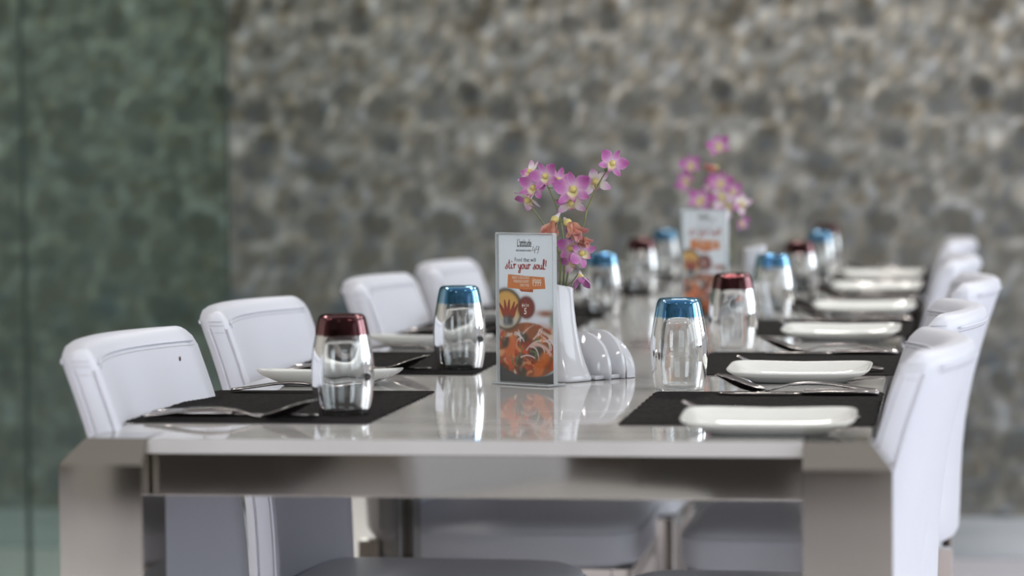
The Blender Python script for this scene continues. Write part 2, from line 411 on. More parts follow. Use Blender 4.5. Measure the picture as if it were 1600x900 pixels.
# ------------------------------------------------------------------ tables
def build_table(loc, length, label, rz=0.0):
    """origin at the near right corner of the tabletop on the floor; x goes left negative, y away"""
    TW = 0.896
    t = empty('dining_table', loc, rz); tag(t, label, 'table', 'white glass topped tables pushed end to end')
    box_z = (0.733, 0.75)
    bm = bmesh.new()
    g = 0.0985-.025         # corner cut-outs of the top where the legs come up
    # top outline with notched corners
    e = .0015
    pts = [(-TW+g, e), (-g, e), (-g, g), (-e, g), (-e, length-g), (-g, length-g), (-g, length-e), (-TW+g, length-e), (-TW+g, length-g), (-TW+e, length-g), (-TW+e, g), (-TW+g, g)]
    vb = [bm.verts.new((x, y, box_z[0])) for x, y in pts]; vt = [bm.verts.new((x, y, box_z[1])) for x, y in pts]
    bm.faces.new(vt); bm.faces.new(vb[::-1])
    for i in range(len(pts)):
        k = (i+1) % len(pts); bm.faces.new((vb[i], vb[k], vt[k], vt[i]))
    bmesh.ops.bevel(bm, geom=[ed for ed in bm.edges if abs(ed.verts[0].co.z-ed.verts[1].co.z) < 1e-6 and ed.verts[0].co.z > .74], offset=.0012, segments=2, affect='EDGES')
    bm_obj('tabletop', bm, TOP, t)
    a0, a1 = .683, .7325
    ins = .012
    box_obj('apron', (-TW+g+.001, -g-.001, ins, ins+.02, a0, a1), BRUSHED, t, .0015)
    box_obj('apron', (-TW+g+.001, -g-.001, length-ins-.02, length-ins, a0, a1), BRUSHED, t, .0015)
    box_obj('apron', (-ins-.02, -ins, g+.001, length-g-.001, a0, a1), BRUSHED, t, .0015)
    box_obj('apron', (-TW+ins, -TW+ins+.02, g+.001, length-g-.001, a0, a1), BRUSHED, t, .0015)
    for sx in (0, 1):
        for sy in (0, 1):
            # leg column with a chamfered head rising to the tabletop level
            c = .025; wd = .0985
            bm = bmesh.new()
            ox = 0 if sx == 0 else -TW; dx_ = -1 if sx == 0 else 1
            oy = 0 if sy == 0 else length; dy_ = 1 if sy == 0 else -1
            cy = c if (sy == 0 or True) else 0
            if (sy == 1): cy = .0 if length < 9 else c
            if sy == 0 and label.startswith(('middle', 'far')): cy = 0.0
            P = lambda u, v, z: bm.verts.new((ox+dx_*u, oy+dy_*v, z))
            lo, zc, zt = 0.003, .722, .7503
            in_ = wd-c
            bot = [P(-c, -cy, lo), P(in_, -cy, lo), P(in_, in_, lo), P(-c, in_, lo)]
            mid = [P(-c, -cy, zc), P(in_, -cy, zc), P(in_, in_, zc), P(-c, in_, zc)]
            topv = [P(0, 0, zt), P(in_, 0, zt), P(in_, in_, zt), P(0, in_, zt)]
            for A, B in ((bot, mid), (mid, topv)):
                for i in range(4):
                    k = (i+1) % 4; bm.faces.new((A[i], A[k], B[k], B[i]))
            bm.faces.new(topv); bm.faces.new(bot[::-1])
            bmesh.ops.bevel(bm, geom=bm.edges[:], offset=.0015, segments=2, affect='EDGES')
            lg = bm_obj('leg', bm, BRUSHED, t)
            box_obj('foot_pad', (min(ox+dx_*(-c+.01), ox+dx_*(in_-.01)), max(ox+dx_*(-c+.01), ox+dx_*(in_-.01)), min(oy+dy_*(.005), oy+dy_*(in_-.01)), max(oy+dy_*(.005), oy+dy_*(in_-.01)), 0.0003, .0029), RUBBER, lg)
    return t
TL = 1.575
build_table((-.085, 3.165, 0), TL, 'nearest white glass topped table, its chrome corner legs fill the foreground')
build_table((-.075, 3.165+TL+.004, 0), TL, 'middle white glass topped table, carrying the blurred second menu')
build_table((-.060, 3.165+2*TL+.008, 0), TL, 'farthest white glass topped table, its end close to the patterned wall')
ZT = .7504

# ------------------------------------------------------------------ chairs
LEAN = ([.40, .55, .65, .75, .84, .87], [0, .006, .020, .046, .077, .088])
CW = 0.455; SAG = .046; TH = .046; TOPZ = .846
def back_pt(v, w, z):
    """v in [-1,1] along the width, w 0=outer 1=inner"""
    zz = z
    px = sm(zz, *LEAN) if False else float(np.interp(zz, LZ, LX))
    x = px - SAG*v*v - TH*w
    return x, v*CW/2
_l = spline([(a, b_, 0) for a, b_ in zip(*LEAN)], 60); LZ = [p.x for p in _l]; LX = [p.y for p in _l]
def make_chair():
    root = empty('dining_chair', (0, 0, 0))
    # backrest: rounded loop in plan swept up, crowned top
    def loop(z, k, inset):
        pts = []
        pull = min(.007, max(0, TH/2-inset)*.45)
        nv = 14; r = .010+inset
        hw = CW/2-inset
        seq = []
        for i in range(nv+1): seq.append((-1+2*i/nv, 0))
        seq += [(1, .0)]
        # outer side from v=-1..1, then inner side back
        out = []
        for i in range(nv+1):
            v = -1+2*i/nv; x = float(np.interp(z, LZ, LX))-SAG*v*v - inset
            y = v*hw
            if abs(v) > .999: x -= pull
            out.append((x, y))
        # rounded end on +y
        xe = float(np.interp(z, LZ, LX))-SAG
        end_p = [(xe-inset-.014 if TH-2*inset > .03 else xe-TH/2, hw+.004), (xe-TH+inset+.014 if TH-2*inset > .03 else xe-TH/2, hw+.004)]
        inn = []
        for i in range(nv+1):
            v = 1-2*i/nv; x = float(np.interp(z, LZ, LX))-SAG*v*v-TH+inset
            if abs(v) > .999: x += pull
            inn.append((x, v*hw))
        end_m = [(xe-TH+inset+.014 if TH-2*inset > .03 else xe-TH/2, -hw-.004), (xe-inset-.014 if TH-2*inset > .03 else xe-TH/2, -hw-.004)]
        allp = out+end_p+inn+end_m
        res = []
        for (x, y) in allp:
            crown = .002*(1-(y/(CW/2))**2)*max(0, min(1, (z-.6)/.2))
            res.append((x, y, z+crown))
        return res
    rings = [loop(z, 0, i) for z, i in ((.400, .012), (.404, .005), (.412, .001), (.45, 0), (.5, 0), (.55, 0), (.6, 0), (.64, 0), (.68, 0), (.72, 0), (.755, 0), (.785, 0), (TOPZ-.022, 0), (TOPZ-.012, .002), (TOPZ-.004, .007), (TOPZ-.0005, .013), (TOPZ+.001, .019))]
    V, F = loft(rings, cap=False); nr = len(rings[0]); nv = 14
    for base, flip in ((0, True), ((len(rings)-1)*nr, False)):
        ou = [base+i for i in range(nv+1)]; inn_ = [base+nv+3+(nv-i) for i in range(nv+1)]
        fs = [(ou[i], ou[i+1], inn_[i+1], inn_[i]) for i in range(nv)]
        fs += [(ou[nv], base+nv+1, base+nv+2, inn_[nv]), (ou[0], inn_[0], base+2*nv+4, base+2*nv+5)]
        F += [f[::-1] for f in fs] if flip else fs
    bk = from_py('backrest', V, F, LEATHER, root)
    # seams: raised piping along the edges, thread lines
    def seam(name, pts, r, m, par):
        V, F = tube(pts, r, 6); return from_py(name, V, F, m, par)
    def surf(v, w, z, off=0):
        x, y = back_pt(v, w, z)
        crown = .002*(1-v*v)*max(0, min(1, (z-.6)/.2))
        return Vector((x+(off if w < .5 else -off), y, z+crown))
    ZS = np.linspace(.42, TOPZ-.024, 16)
    for s in (-1, 1):
        for w in (0, 1):
            pts = []
            for z in ZS:
                x, y = back_pt(s, w, z)
                pts.append(Vector((x+(-.009 if w == 0 else .009), s*(CW/2+.0022), z)))
            seam('seam', pts, .0018, LEATHER, bk)
            p2 = [p+Vector(((-.0035 if w == 0 else .0035), s*.0013, 0)) for p in pts]
            seam('stitching', p2, .0003, THREAD, bk)
    for w in (0, 1):
        zt = TOPZ-.018
        seam('seam', [surf(v, w, zt, .0005) for v in np.linspace(-.92, .92, 18)], .0016, LEATHER, bk)
        seam('stitching', [surf(v, w, zt-.006, .0002) for v in np.linspace(-.92, .92, 18)], .0003, THREAD, bk)
    for s in (-1, 1):   # double stitches across the end panels
        for dz in (.014, .020, .030):
            z = TOPZ-dz
            xe = float(np.interp(z, LZ, LX))-SAG
            seam('stitching', [Vector((xe-.012, s*(CW/2+.0035), z)), Vector((xe-TH/2, s*(CW/2+.0043), z)), Vector((xe-TH+.012, s*(CW/2+.0035), z))], .0003, THREAD, bk)
    # seat cushion
    sx0, sx1, sw = -.475, -.030, .225
    rings = []
    def srect(a, z):
        pts = []; n = 28
        cx, hx, hy = (sx0+sx1)/2, (sx1-sx0)/2-a, sw-a
        for i in range(n):
            t = 2*math.pi*i/n+.02; e = .28
            c, s_ = math.cos(t), math.sin(t)
            pts.append((cx+hx*math.copysign(abs(c)**e, c), hy*math.copysign(abs(s_)**e, s_), z))
        return pts
    for a, z in ((.012, .352), (.003, .356), (0, .366), (0, .402), (.003, .416), (.010, .424), (.03, .431), (.08, .436), (.15, .439)): rings.append(srect(a, z))
    V, F = loft(rings); st = from_py('seat', V, F, SEATL, root)
    V, F = tube([Vector(p) for p in srect(-.0008, .409)]+[Vector(srect(-.0008, .409)[0])], .0018, 6); from_py('seam', V, F, SEATL, st)
    # chrome frame: rails and four square legs
    bm = bmesh.new()
    for s in (-1, 1): box(bm, sx0+.045, sx1-.02, s*.2-.012, s*.2+.012, .322, .351, .002)
    for x in (sx0+.02, sx1-.02): box(bm, x-.012, x+.012, -.185, .185, .322, .351, .002)
    bm_obj('seat_rail', bm, CHROME, root)
    for s in (-1, 1):
        for x in (sx0+.025, -.03):
            box_obj('leg', (x-.018, x+.018, s*.2-.014, s*.2+.014, .0, .3515 if x < -.1 else .3995), CHROME, root, .002)
    return root
proto = make_chair(); CK = kids_of(proto)
chairs = [
 # X0, Yc, facing, label
 (-1.006, 3.25+CW/2, 180, 'white leather chair at left with a small dark hole in its backrest', 0),
 (-1.037, 4.03+CW/2, 180, 'second white leather chair on the left, dark stitched edges, beside the maroon rimmed tumbler', -2),
 (-1.008, 4.88+CW/2, 180, 'third white chair on the left, top seen behind the near blue based tumbler', 0),
 (-1.000, 5.56+CW/2, 180, 'most distant white chair on the left side, blurred, just left of the sharp menu card', 0),
 (-.040, 3.22+CW/2, 0, 'nearest white leather chair on the right, overlapping the chrome table leg', 0),
 (-.017, 3.93+CW/2, 0, 'second white leather chair on the right, sharp dark double stitching on its top', 0),
 (.019, 4.83+CW/2, 0, 'third white leather chair on the right, leaning farthest outward from the table', 0),
 (-.003, 5.80+CW/2, 0, 'fourth white chair on the right, blurred, half hidden by the third', 0),
 (-.93, .95, -150, 'white leather chair before the table, seen only as a reflection in the chrome apron', 0),
 (.000, 6.95+CW/2, 0, 'farthest white chair on the right, small blurred top against the patterned wall', 0)]
for i, (x, y, a, lab, rr) in enumerate(chairs):
    o = proto if i == 0 else copy_tree(proto, CK)
    o.location = (x, y, 0); o.rotation_euler = (0, 0, math.radians(a+rr))
    tag(o, lab, 'chair', 'white leather chairs along the tables')
# small dark hole in the first left chair's front face
hv = .58; hz = .80
bk0 = [c for c in proto.children if c.name.startswith('backrest')][0]
bm = bmesh.new(); bmesh.ops.create_uvsphere(bm, u_segments=10, v_segments=6, radius=.0030)
hx, hy = back_pt(-.74, 1, .805)
for v in bm.verts: v.co = Vector((hx-.0002+v.co.x*.3, hy+v.co.y, .806+v.co.z*1.3))
h = bm_obj('hole', bm, STAIN, bk0, smooth=True); tag(h, label='small dark hole in the white leather')

# ------------------------------------------------------------------ place settings
def make_mat_obj():
    bm = None
    # ribs run along x (0..0.30), depth 0.45
    ny = 44*4; V = []; F = []
    W_, D_ = .30, .455
    for i in range(ny+1):
        y = D_*i/ny; z = .0012+.0008*math.sin(i*math.pi/2)
        jag = .0016*math.sin(i*1.9)+.0012*math.sin(i*.77)
        V += [(-W_+jag, y, 0), (-W_+jag, y, z), (0-jag, y, z), (0-jag, y, 0)]
    for i in range(ny):
        a = i*4; b_ = a+4
        for k in range(3): F.append((a+k, a+k+1, b_+k+1, b_+k))
        F.append((a+3, a, b_, b_+3))
    F.append((0, 1, 2, 3)); a = ny*4; F.append((a+3, a+2, a+1, a))
    return from_py('placemat', V, F, MATBLK, None, smooth=False)
def make_plate():
    # long curved porcelain side plate, length along x .21, width .115
    n = 72; rings = []
    def ring(hx, hy, z, amp, e=.40, lift=0, spout=0):
        pts = []
        for i in range(n):
            t = 2*math.pi*i/n; c, s_ = math.cos(t), math.sin(t)
            x = hx*math.copysign(abs(c)**e, c); y = hy*math.copysign(abs(s_)**e, s_)
            u = abs(x)/hx
            zz = z + lift*(u**3) - lift*.35*(1-u)**2 + .06*y*min(1, z/.02)
            sp = spout*math.exp(-((abs(y)/hy-.0)/.5)**2)*(u**8)
            yk = y*(1-.10*(1-u)**1.0*amp)
            pts.append((x+math.copysign(sp, x), yk, zz))
        return pts
    # outside bottom -> outside wall -> rim -> inside wall -> inside floor
    rings = [ring(.060, .026, .0035, 0), ring(.064, .030, .0005, 0), ring(.066, .032, .0005, 0), ring(.070, .036, .004, .3),
             ring(.082, .050, .0085, .6, lift=.001), ring(.093, .061, .0135, .8, lift=.0008), ring(.0985, .0665, .0175, 1, lift=.0015, spout=0),
             ring(.1000, .0680, .0195, 1, lift=.002, spout=0), ring(.0992, .0672, .0206, 1, lift=.002, spout=0), ring(.0965, .065, .0198, 1, lift=.002, spout=0),
             ring(.088, .058, .0150, .8, lift=.0008), ring(.078, .050, .0100, .6, lift=.001), ring(.068, .035, .0075, .3), ring(.05, .024, .0062, 0)]
    V, F = loft(rings)
    return from_py('side_plate', V, F, CHINA, None)
def sheet(name, S, halfw, zc, cup, th, m, parent, nk=7):
    """strip along x; S list of x; halfw(x), zc(x), cup(x)= edge rise, th thickness"""
    rings = []
    for s in S:
        w_, z_, c_ = halfw(s), zc(s), cup(s)
        top = [(s, w_*(-1+2*k/(nk-1)), z_+th/2+c_*(-1+2*k/(nk-1))**2) for k in range(nk)]
        bot = [(s, w_*(1-2*k/(nk-1)), z_-th/2+c_*(1-2*k/(nk-1))**2) for k in range(nk)]
        rings.append(top+bot)
    V, F = loft(rings); return from_py(name, V, F, m, parent)
# cutlery lies along x: x=0 is the handle end, x=.21 the tip
def zcurve(x):
    return float(np.interp(x, ZXs, ZZs))
_z = spline([(0, .0045, 0), (.03, .0085, 0), (.07, .0135, 0), (.105, .0125, 0), (.135, .0045, 0), (.150, .0025, 0), (.165, .0035, 0), (.185, .010, 0), (.212, .0215, 0)], 80)
ZXs = [p.x for p in _z]; ZZs = [p.y for p in _z]
def make_spoon():
    r = empty('spoon', (0, 0, 0))
    hw = lambda x: float(np.interp(x, [0, .004, .02, .06, .10, .130, .142, .146], [.007, .0105, .0115, .0095, .006, .0038, .0042, .006]))
    sheet('handle', np.linspace(0, .146, 40), hw, zcurve, lambda x: -.0014 if x < .11 else 0, .0024, STEEL, r)
    def bw(x):
        u = (x-.146)/(.213-.146); return max(.0016, .0218*math.sqrt(max(0, 1-(2*u-1.08)**2/1.18)) if u > 0.0 else .006)
    def cupf(x):
        u = (x-.146)/(.067); return .010*max(0, math.sin(math.pi*min(1, max(0, u*.96+.02))))**.8
    sheet('bowl', np.concatenate([np.linspace(.1462, .20, 18), np.linspace(.202, .2128, 8)]), bw, lambda x: zcurve(x)-0.35*cupf(x)+.0012, cupf, .0013, STEEL, r, 9)
    return r
def make_fork():
    r = empty('fork', (0, 0, 0))
    hw = lambda x: float(np.interp(x, [0, .004, .02, .06, .10, .130, .142, .158, .165], [.007, .0105, .0115, .0095, .006, .0038, .005, .0125, .013]))
    sheet('handle', np.linspace(0, .165, 44), hw, zcurve, lambda x: -.0014 if x < .11 else .001, .0024, STEEL, r)
    for k in range(4):
        yc = (-1.5+k)*.0070
        V, F = loft([[(x, yc-w_, zcurve(x)-.001), (x, yc+w_, zcurve(x)-.001), (x, yc+w_, zcurve(x)+.001), (x, yc-w_, zcurve(x)+.001)] for x, w_ in zip(np.linspace(.1652, .212, 10), [.0024]*7+[.002, .0014, .0006])])
        from_py('tine', V, F, STEEL, r)
    return r
def make_knife():
    r = empty('knife', (0, 0, 0))
    V, F = loft([[(x, -w_, z0), (x, w_, z0), (x, w_*1.1, (z0+z1)/2), (x, w_, z1), (x, -w_, z1), (x, -w_*1.1, (z0+z1)/2)] for x, w_, z0, z1 in
                 [(0, .006, .001, .006), (.003, .009, .0004, .0075), (.03, .0095, .0004, .0085), (.07, .008, .0004, .0085), (.095, .0065, .0004, .0075), (.1, .006, .001, .0065)]])
    from_py('handle', V, F, STEEL, r)
    V, F = loft([[(x, -.0055, .001), (x, y1, .0022), (x, y1, .003), (x, -.0055, .0045)] for x, y1 in
                 [(.1005, .006), (.12, .009), (.16, .0105), (.19, .0095), (.205, .004), (.211, -.004)]])
    from_py('blade', V, F, STEEL, r)
    return r
def make_tumbler(colm, cname):
    r = empty('tumbler', (0, 0, 0)); n = 72
    def ring(rad, z, rip=0.0, e=2.35):
        pts = []
        for i in range(n):
            t = 2*math.pi*i/n
            k = (abs(math.cos(t))**e+abs(math.sin(t))**e)**(-1/e)
            k = 1+(k-1)*.75
            q = rad*k*(1+rip*math.sin(5*t+z*90)+rip*.6*math.sin(3*t-z*140))
            pts.append((q*math.cos(t), q*math.sin(t), z))
        return pts
    ov = [(.0, .0330), (.012, .0355), (.025, .0373), (.040, .0385), (.055, .0388), (.068, .0382), (.080, .0368), (.090, .0350), (.0985, .0334)]
    sp = spline([(z, q, 0) for z, q in ov], 28); outer = [(p.y, p.x) for p in sp]
    inner = []
    for q, z in outer[::-1]:
        if z < .0935: inner.append((q-(.0018+.0022*max(0, (z-.03)/.065)), z))
    rings = [ring(q, z) for q, z in outer[::-1]]                   # down the outside
    rings += [ring(.0322, -.0000+.0002)]
    inner = inner[::-1]
    rings += [ring(q, z, .0015+.007*max(0, (z-.035)/.06)) for q, z in inner[1:]]
    # cavity roof (inside face of the thick base)
    rings += [ring(.0265, .0965, .01), ring(.021, .0985, .012), ring(.014, .0995, .012), ring(.006, .0998)]
    V, F = loft(rings, cap=False)
    m_ = len(rings)-1; F.append(tuple(m_*n+j for j in range(n)))
    from_py('glass_body', V, F, GLASS, r)
    rr = [ring(q, z) for q, z in [outer[-1], (.0322, .105), (.0310, .111), (.0298, .1165), (.0286, .1200), (.0268, .1222), (.0245, .1232), (.021, .1232), (.019, .1222), (.010, .1218)]]
    V, F = loft(rr, cap=False); F.append(tuple((len(rr)-1)*n+j for j in range(n)))
    F = [tuple(f[::-1]) for f in F]
    b_ = from_py('coloured_base', V, F, colm, r); tag(b_, label=cname+' thick glass base, uppermost as the tumbler stands upside down')
    return r
# fix orientation helper: make every face normal of a shell point outward of the glass
ORD = ['first', 'second', 'third', 'fourth', 'fifth', 'sixth']
matY_R = [3.352, 4.100, 4.97, 5.70, 6.47, 7.10]
matXR = [-.085, -.073, -.062, -.058, -.055, -.055]
matY_L = [3.350, 4.100, 4.96, 5.47, 6.32, 7.06]
matXL = [-.688, -.684, -.672, -.665, -.655, -.650]
mat0 = make_mat_obj(); n_m = 0
def sideplace(s, i): return '%s %s placemat' % (ORD[i], s)
for s, Ys, Xs in (('left', matY_L, matXL), ('right', matY_R, matXR)):
    for i in range(6):
        o = mat0 if n_m == 0 else mat0.copy()
        if n_m: COL.objects.link(o)
        o.location = (Xs[i], Ys[i], ZT); n_m += 1
        tag(o, 'black woven placemat, %s from the front on the %s side' % (ORD[i], s), 'placemat', 'black woven placemats')
plate0 = make_plate(); n_p = 0
PR = [(-.202, 3.262, 0), (-.204, 3.992, -2), (-.178, 4.868, -3), (-.160, 5.605, 2), (-.155, 6.40, -2), (-.158, 7.03, 0)]
PLf = [(-.858, 3.925, 184), (-.850, 4.672, 178), (-.845, 5.32, 181), (-.84, 6.02, 180), (-.83, 6.89, 181), (-.825, 7.60, 180)]
for s, L in (('right', PR), ('left', PLf)):
    for i, (x, y, a) in enumerate(L):
        o = plate0 if n_p == 0 else plate0.copy()
        if n_p: COL.objects.link(o)
        o.location = (x, y, ZT+(.0022 if (s == 'left' and i == 2) else 0)); o.rotation_euler = (0, 0, math.radians(a)); n_p += 1
        tag(o, 'long white porcelain side plate %s the %s' % ('in front of' if s == 'right' else 'behind', sideplace(s, i)), 'plate', 'white porcelain side plates')
sp0, fk0, kn0 = make_spoon(), make_fork(), make_knife()
SK, FK_, KK = kids_of(sp0), kids_of(fk0), kids_of(kn0)
first = {'s': True, 'f': True, 'k': True}
def place(kind, x, y, a, z, lab, cat, grp, tilt=0):
    p, k = {'s': (sp0, SK), 'f': (fk0, FK_), 'k': (kn0, KK)}[kind]
    o = p if first[kind] else copy_tree(p, k); first[kind] = False
    o.location = (x, y, z); o.rotation_euler = (tilt, 0, math.radians(a)); tag(o, lab, cat, grp)
for i in range(6):
    # right side: tips point to the table centre (-x), spoon and knife beyond the mat, fork at its near edge
    zm = ZT+.0020
    xr = matXR[i]-.008; yf = matY_R[i]+.455
    place('s', xr, yf-.022, 180-(2 if i < 2 else 1), zm, 'steel spoon with raised bowl at the far edge of the '+sideplace('right', i), 'spoon', 'spoons on the placemats')
    place('k', xr+.004, yf-.058, 181, zm, 'steel dinner knife beside the spoon on the '+sideplace('right', i), 'knife', 'knives on the placemats')
    place('f', xr-.010, matY_R[i]+.050, 178, zm, 'steel fork behind the side plate on the '+sideplace('right', i), 'fork', 'forks on the placemats')
    xl = matXL[i]-.284
    place('s', xl, matY_L[i]+.030, 2, zm, 'steel spoon with raised bowl at the near edge of the '+sideplace('left', i), 'spoon', 'spoons on the placemats')
    place('k', xl, matY_L[i]+.068, -1, zm, 'steel dinner knife behind the spoon on the '+sideplace('left', i), 'knife', 'knives on the placemats')
    place('f', xl+.012, matY_L[i]+(.415 if i != 2 else .25), 1, zm, 'steel fork at the far edge of the '+sideplace('left', i), 'fork', 'forks on the placemats')
tb = make_tumbler(BLUEG, 'blue'); tr_ = make_tumbler(REDG, 'maroon'); TB, TR = kids_of(tb), kids_of(tr_)
tum = [('b', -.719, 4.190, 20, 'upturned blue based tumbler just left of the sharp menu card'), ('b', -.361, 3.868, 8, 'sharp upturned blue based tumbler nearest on the right side of the table'),
       ('b', -.332, 5.500, 30, 'blurred upturned blue based tumbler right of the second menu'), ('b', -.308, 6.98, 0, 'small blurred blue based tumbler second from the far right end'),
       ('b', -.669, 5.56, 0, 'blurred blue based tumbler right of the orchid vase, behind the hanging bloom'), ('b', -.700, 7.135, 0, 'blurred blue based tumbler tucked behind the left edge of the second menu'),
       ('r', -.740, 3.455, 12, 'upturned maroon based tumbler on the nearest left placemat'), ('r', -.345, 4.640, 25, 'upturned maroon based tumbler in front of the second menu'),
       ('r', -.313, 6.16, 0, 'blurred maroon based tumbler between two blue ones on the right'), ('r', -.314, 7.60, 0, 'farthest maroon based tumbler on the right, near the patterned wall'),
       ('r', -.684, 6.43, 0, 'blurred maroon based tumbler between the orchid vase and the second menu')]
seen = set()
for k, x, y, a, lab in tum:
    p, kk = (tb, TB) if k == 'b' else (tr_, TR)
    o = copy_tree(p, kk) if k in seen else p; seen.add(k)
    onmat = any(abs(y-my-.23) < .23+.02 and mx-.30 < x+.03 and x-.033 < mx for my, mx in list(zip(matY_L, matXL))+list(zip(matY_R, matXR)))
    o.location = (x, y, ZT+(.0022 if onmat else .0003)); o.rotation_euler = (0, 0, math.radians(a))
    tag(o, lab, 'glass', 'upturned tumblers')

# ------------------------------------------------------------------ menu cards in acrylic holders
def lin(c): 
    c = np.clip(np.asarray(c, float)/255, 0, 1); return np.where(c <= .04045, c/12.92, ((c+.055)/1.055)**2.4)
CWID, CHGT = .099, .206
def card_print():
    nx, nz = 150, 300
    img = np.zeros((nz, nx, 3)); 
    vv, uu = np.meshgrid(np.linspace(0, 1, nz), np.linspace(0, 1, nx), indexing='ij')   # v from top
    img[:] = (238, 243, 252)
    img += (np.array([-6, -5, -3]))*vv[..., None]*1.0
    r3 = np.random.default_rng(3)
    asp = CHGT/CWID
    # soft blurred background above the dish
    def blend(mask, col): 
        img[:] = img*(1-mask[..., None])+np.array(col, float)*mask[..., None]
    def sig(x, k=60): return 1/(1+np.exp(-np.clip(x*k, -40, 40)))
    blend(sig(vv-.60, 40)*.75, (206, 192, 206))
    blend(np.exp(-(((uu-.86)/.16)**2+((vv-.53)/.022)**2))*.9, (150, 88, 74))
    blend(np.exp(-(((uu-.98)/.06)**2+((vv-.57)/.06)**2))*.7, (96, 110, 84))
    # dish
    d = ((uu-.52)/.66)**2+(((vv-.80)/.205))**2
    blend(sig(1-d, 30), (188, 206, 222))
    d2 = ((uu-.52)/.60)**2+(((vv-.785)/.19))**2
    blend(sig(1-d2, 40), (150, 84, 52))
    top = .62+.08*np.abs(uu-.6)
    food = sig(vv-top, 60)*sig(1-(((uu-.52)/.60)**2+((np.maximum(vv-.80, 0)/.165))**2), 40)
    # strokes of noodles, vegetables, dark olives
    def stroke(x0, y0, ang, ln, wd, curv, col):
        n = 14; m = np.zeros_like(uu)
        for t in np.linspace(0, 1, n):
            a = ang+curv*t; x = x0+math.cos(a)*ln*t; y = y0+math.sin(a)*ln*t/asp
            m = np.maximum(m, np.exp(-(((uu-x)**2+((vv-y)*asp)**2)/wd**2)**2))
        blend(m*food*.92, col)
    pal = [(196, 92, 44), (214, 120, 66), (176, 66, 34), (206, 84, 48), (226, 160, 118), (224, 208, 196), (150, 52, 34), (120, 60, 40), (218, 140, 90)]
    for k in range(70):
        stroke(r3.uniform(-.05, 1), r3.uniform(.62, .95), r3.uniform(-2.4, .6), r3.uniform(.08, .28), r3.uniform(.018, .045), r3.uniform(-2, 2), pal[r3.integers(len(pal))])
    for x, y, w_ in ((.12, .735, .09), (.44, .69, .085), (.70, .775, .11), (.72, .83, .08), (.36, .855, .08), (.42, .93, .08), (.60, .80, .06)):
        m = np.exp(-(((uu-x)/w_)**2+((vv-y)*asp/w_)**2)**2); blend(m*food*.9, (66, 60, 52))
        m = np.exp(-(((uu-x+.03)/w_*3)**2+((vv-y+.02)*asp/w_*3)**2)**2); blend(m*food*.5, (130, 122, 112))
    for k in range(16):
        stroke(r3.uniform(.1, .9), r3.uniform(.72, .93), r3.uniform(-1.9, -.9), r3.uniform(.12, .24), .012, r3.uniform(-1, 1), (104, 118, 74))
    for k in range(20):
        stroke(r3.uniform(.3, .95), r3.uniform(.60, .84), r3.uniform(-2.2, .2), r3.uniform(.14, .34), .013, r3.uniform(-1.6, 1.6), (232, 214, 220))
    stroke(.70, .93, -1.3, .25, .09, .3, (208, 106, 48)); stroke(.16, .80, -.5, .2, .08, -.6, (212, 104, 54)); stroke(.60, .75, -.4, .35, .03, .7, (222, 180, 172))
    # dark table in the lower corners
    blend(sig(((uu-.58)/.80)**2+(((vv-.70)/.262))**2-1, 60)*sig(vv-.86, 60), (70, 68, 70))
    # yellow disc with dark ring, red claws in a cup
    R = lambda cx, cy: np.hypot((uu-cx), (vv-cy)*asp)
    q = R(.13, .508); blend(sig(.295-q, 90), (44, 38, 38)); blend(sig(.262-q, 90), (222, 170, 92))
    blend(sig(.262-q, 90)*sig(vv-.553, 60), (206, 204, 206))
    for x0, y0, x1, y1 in ((.00, .47, .10, .545), (.10, .45, .13, .55), (.185, .447, .16, .55), (.28, .46, .21, .55), (.335, .475, .24, .55)):
        for t in np.linspace(0, 1, 18):
            x, y = x0+(x1-x0)*t, y0+(y1-y0)*t; w_ = .012+.026*t
            m = np.exp(-(((uu-x)**2+((vv-y)*asp)**2)/w_**2)**2)*sig(.262-q, 90); blend(m*.95, (122+40*t, 44+14*t, 34))
    blend(sig(.085-np.abs(uu-.165), 90)*sig(vv-.555, 120)*sig(.615-vv, 120)*sig(.262-q, 90), (70, 68, 74))
    blend(sig(.02-np.abs(uu-.13), 90)*sig(vv-.56, 120)*sig(.61-vv, 120)*sig(.262-q, 90), (150, 150, 158))
    q = R(.50, .492); blend(sig(.150-q, 90), (60, 30, 32)); blend(sig(.138-q, 90), (128, 44, 36))
    noise = r3.normal(0, 4, img.shape); img += noise*.5
    xs = np.linspace(-CWID/2, CWID/2, nx); zs = np.linspace(CHGT, 0, nz)
    ZZ, XX = np.meshgrid(zs, xs, indexing='ij')
    V = np.stack([XX, np.zeros_like(XX), ZZ], -1).reshape(-1, 3)
    idx = np.arange(nx*nz).reshape(nz, nx)
    F = np.stack([idx[:-1, :-1], idx[1:, :-1], idx[1:, 1:], idx[:-1, 1:]], -1).reshape(-1, 4)
    me = bpy.data.meshes.new('print')
    me.vertices.add(len(V)); me.vertices.foreach_set('co', V.reshape(-1).astype(np.float32))
    me.loops.add(F.size); me.loops.foreach_set('vertex_index', F.reshape(-1).astype(np.int32))
    me.polygons.add(len(F)); me.polygons.foreach_set('loop_start', np.arange(0, F.size, 4).astype(np.int32))
    me.update(calc_edges=True)
    ca = me.color_attributes.new('Col', 'FLOAT_COLOR', 'POINT')
    c = np.concatenate([lin(img), np.ones((nz, nx, 1))], -1)
    ca.data.foreach_set('color', c.astype(np.float32).reshape(-1))
    me.materials.append(PAPER)
    return me
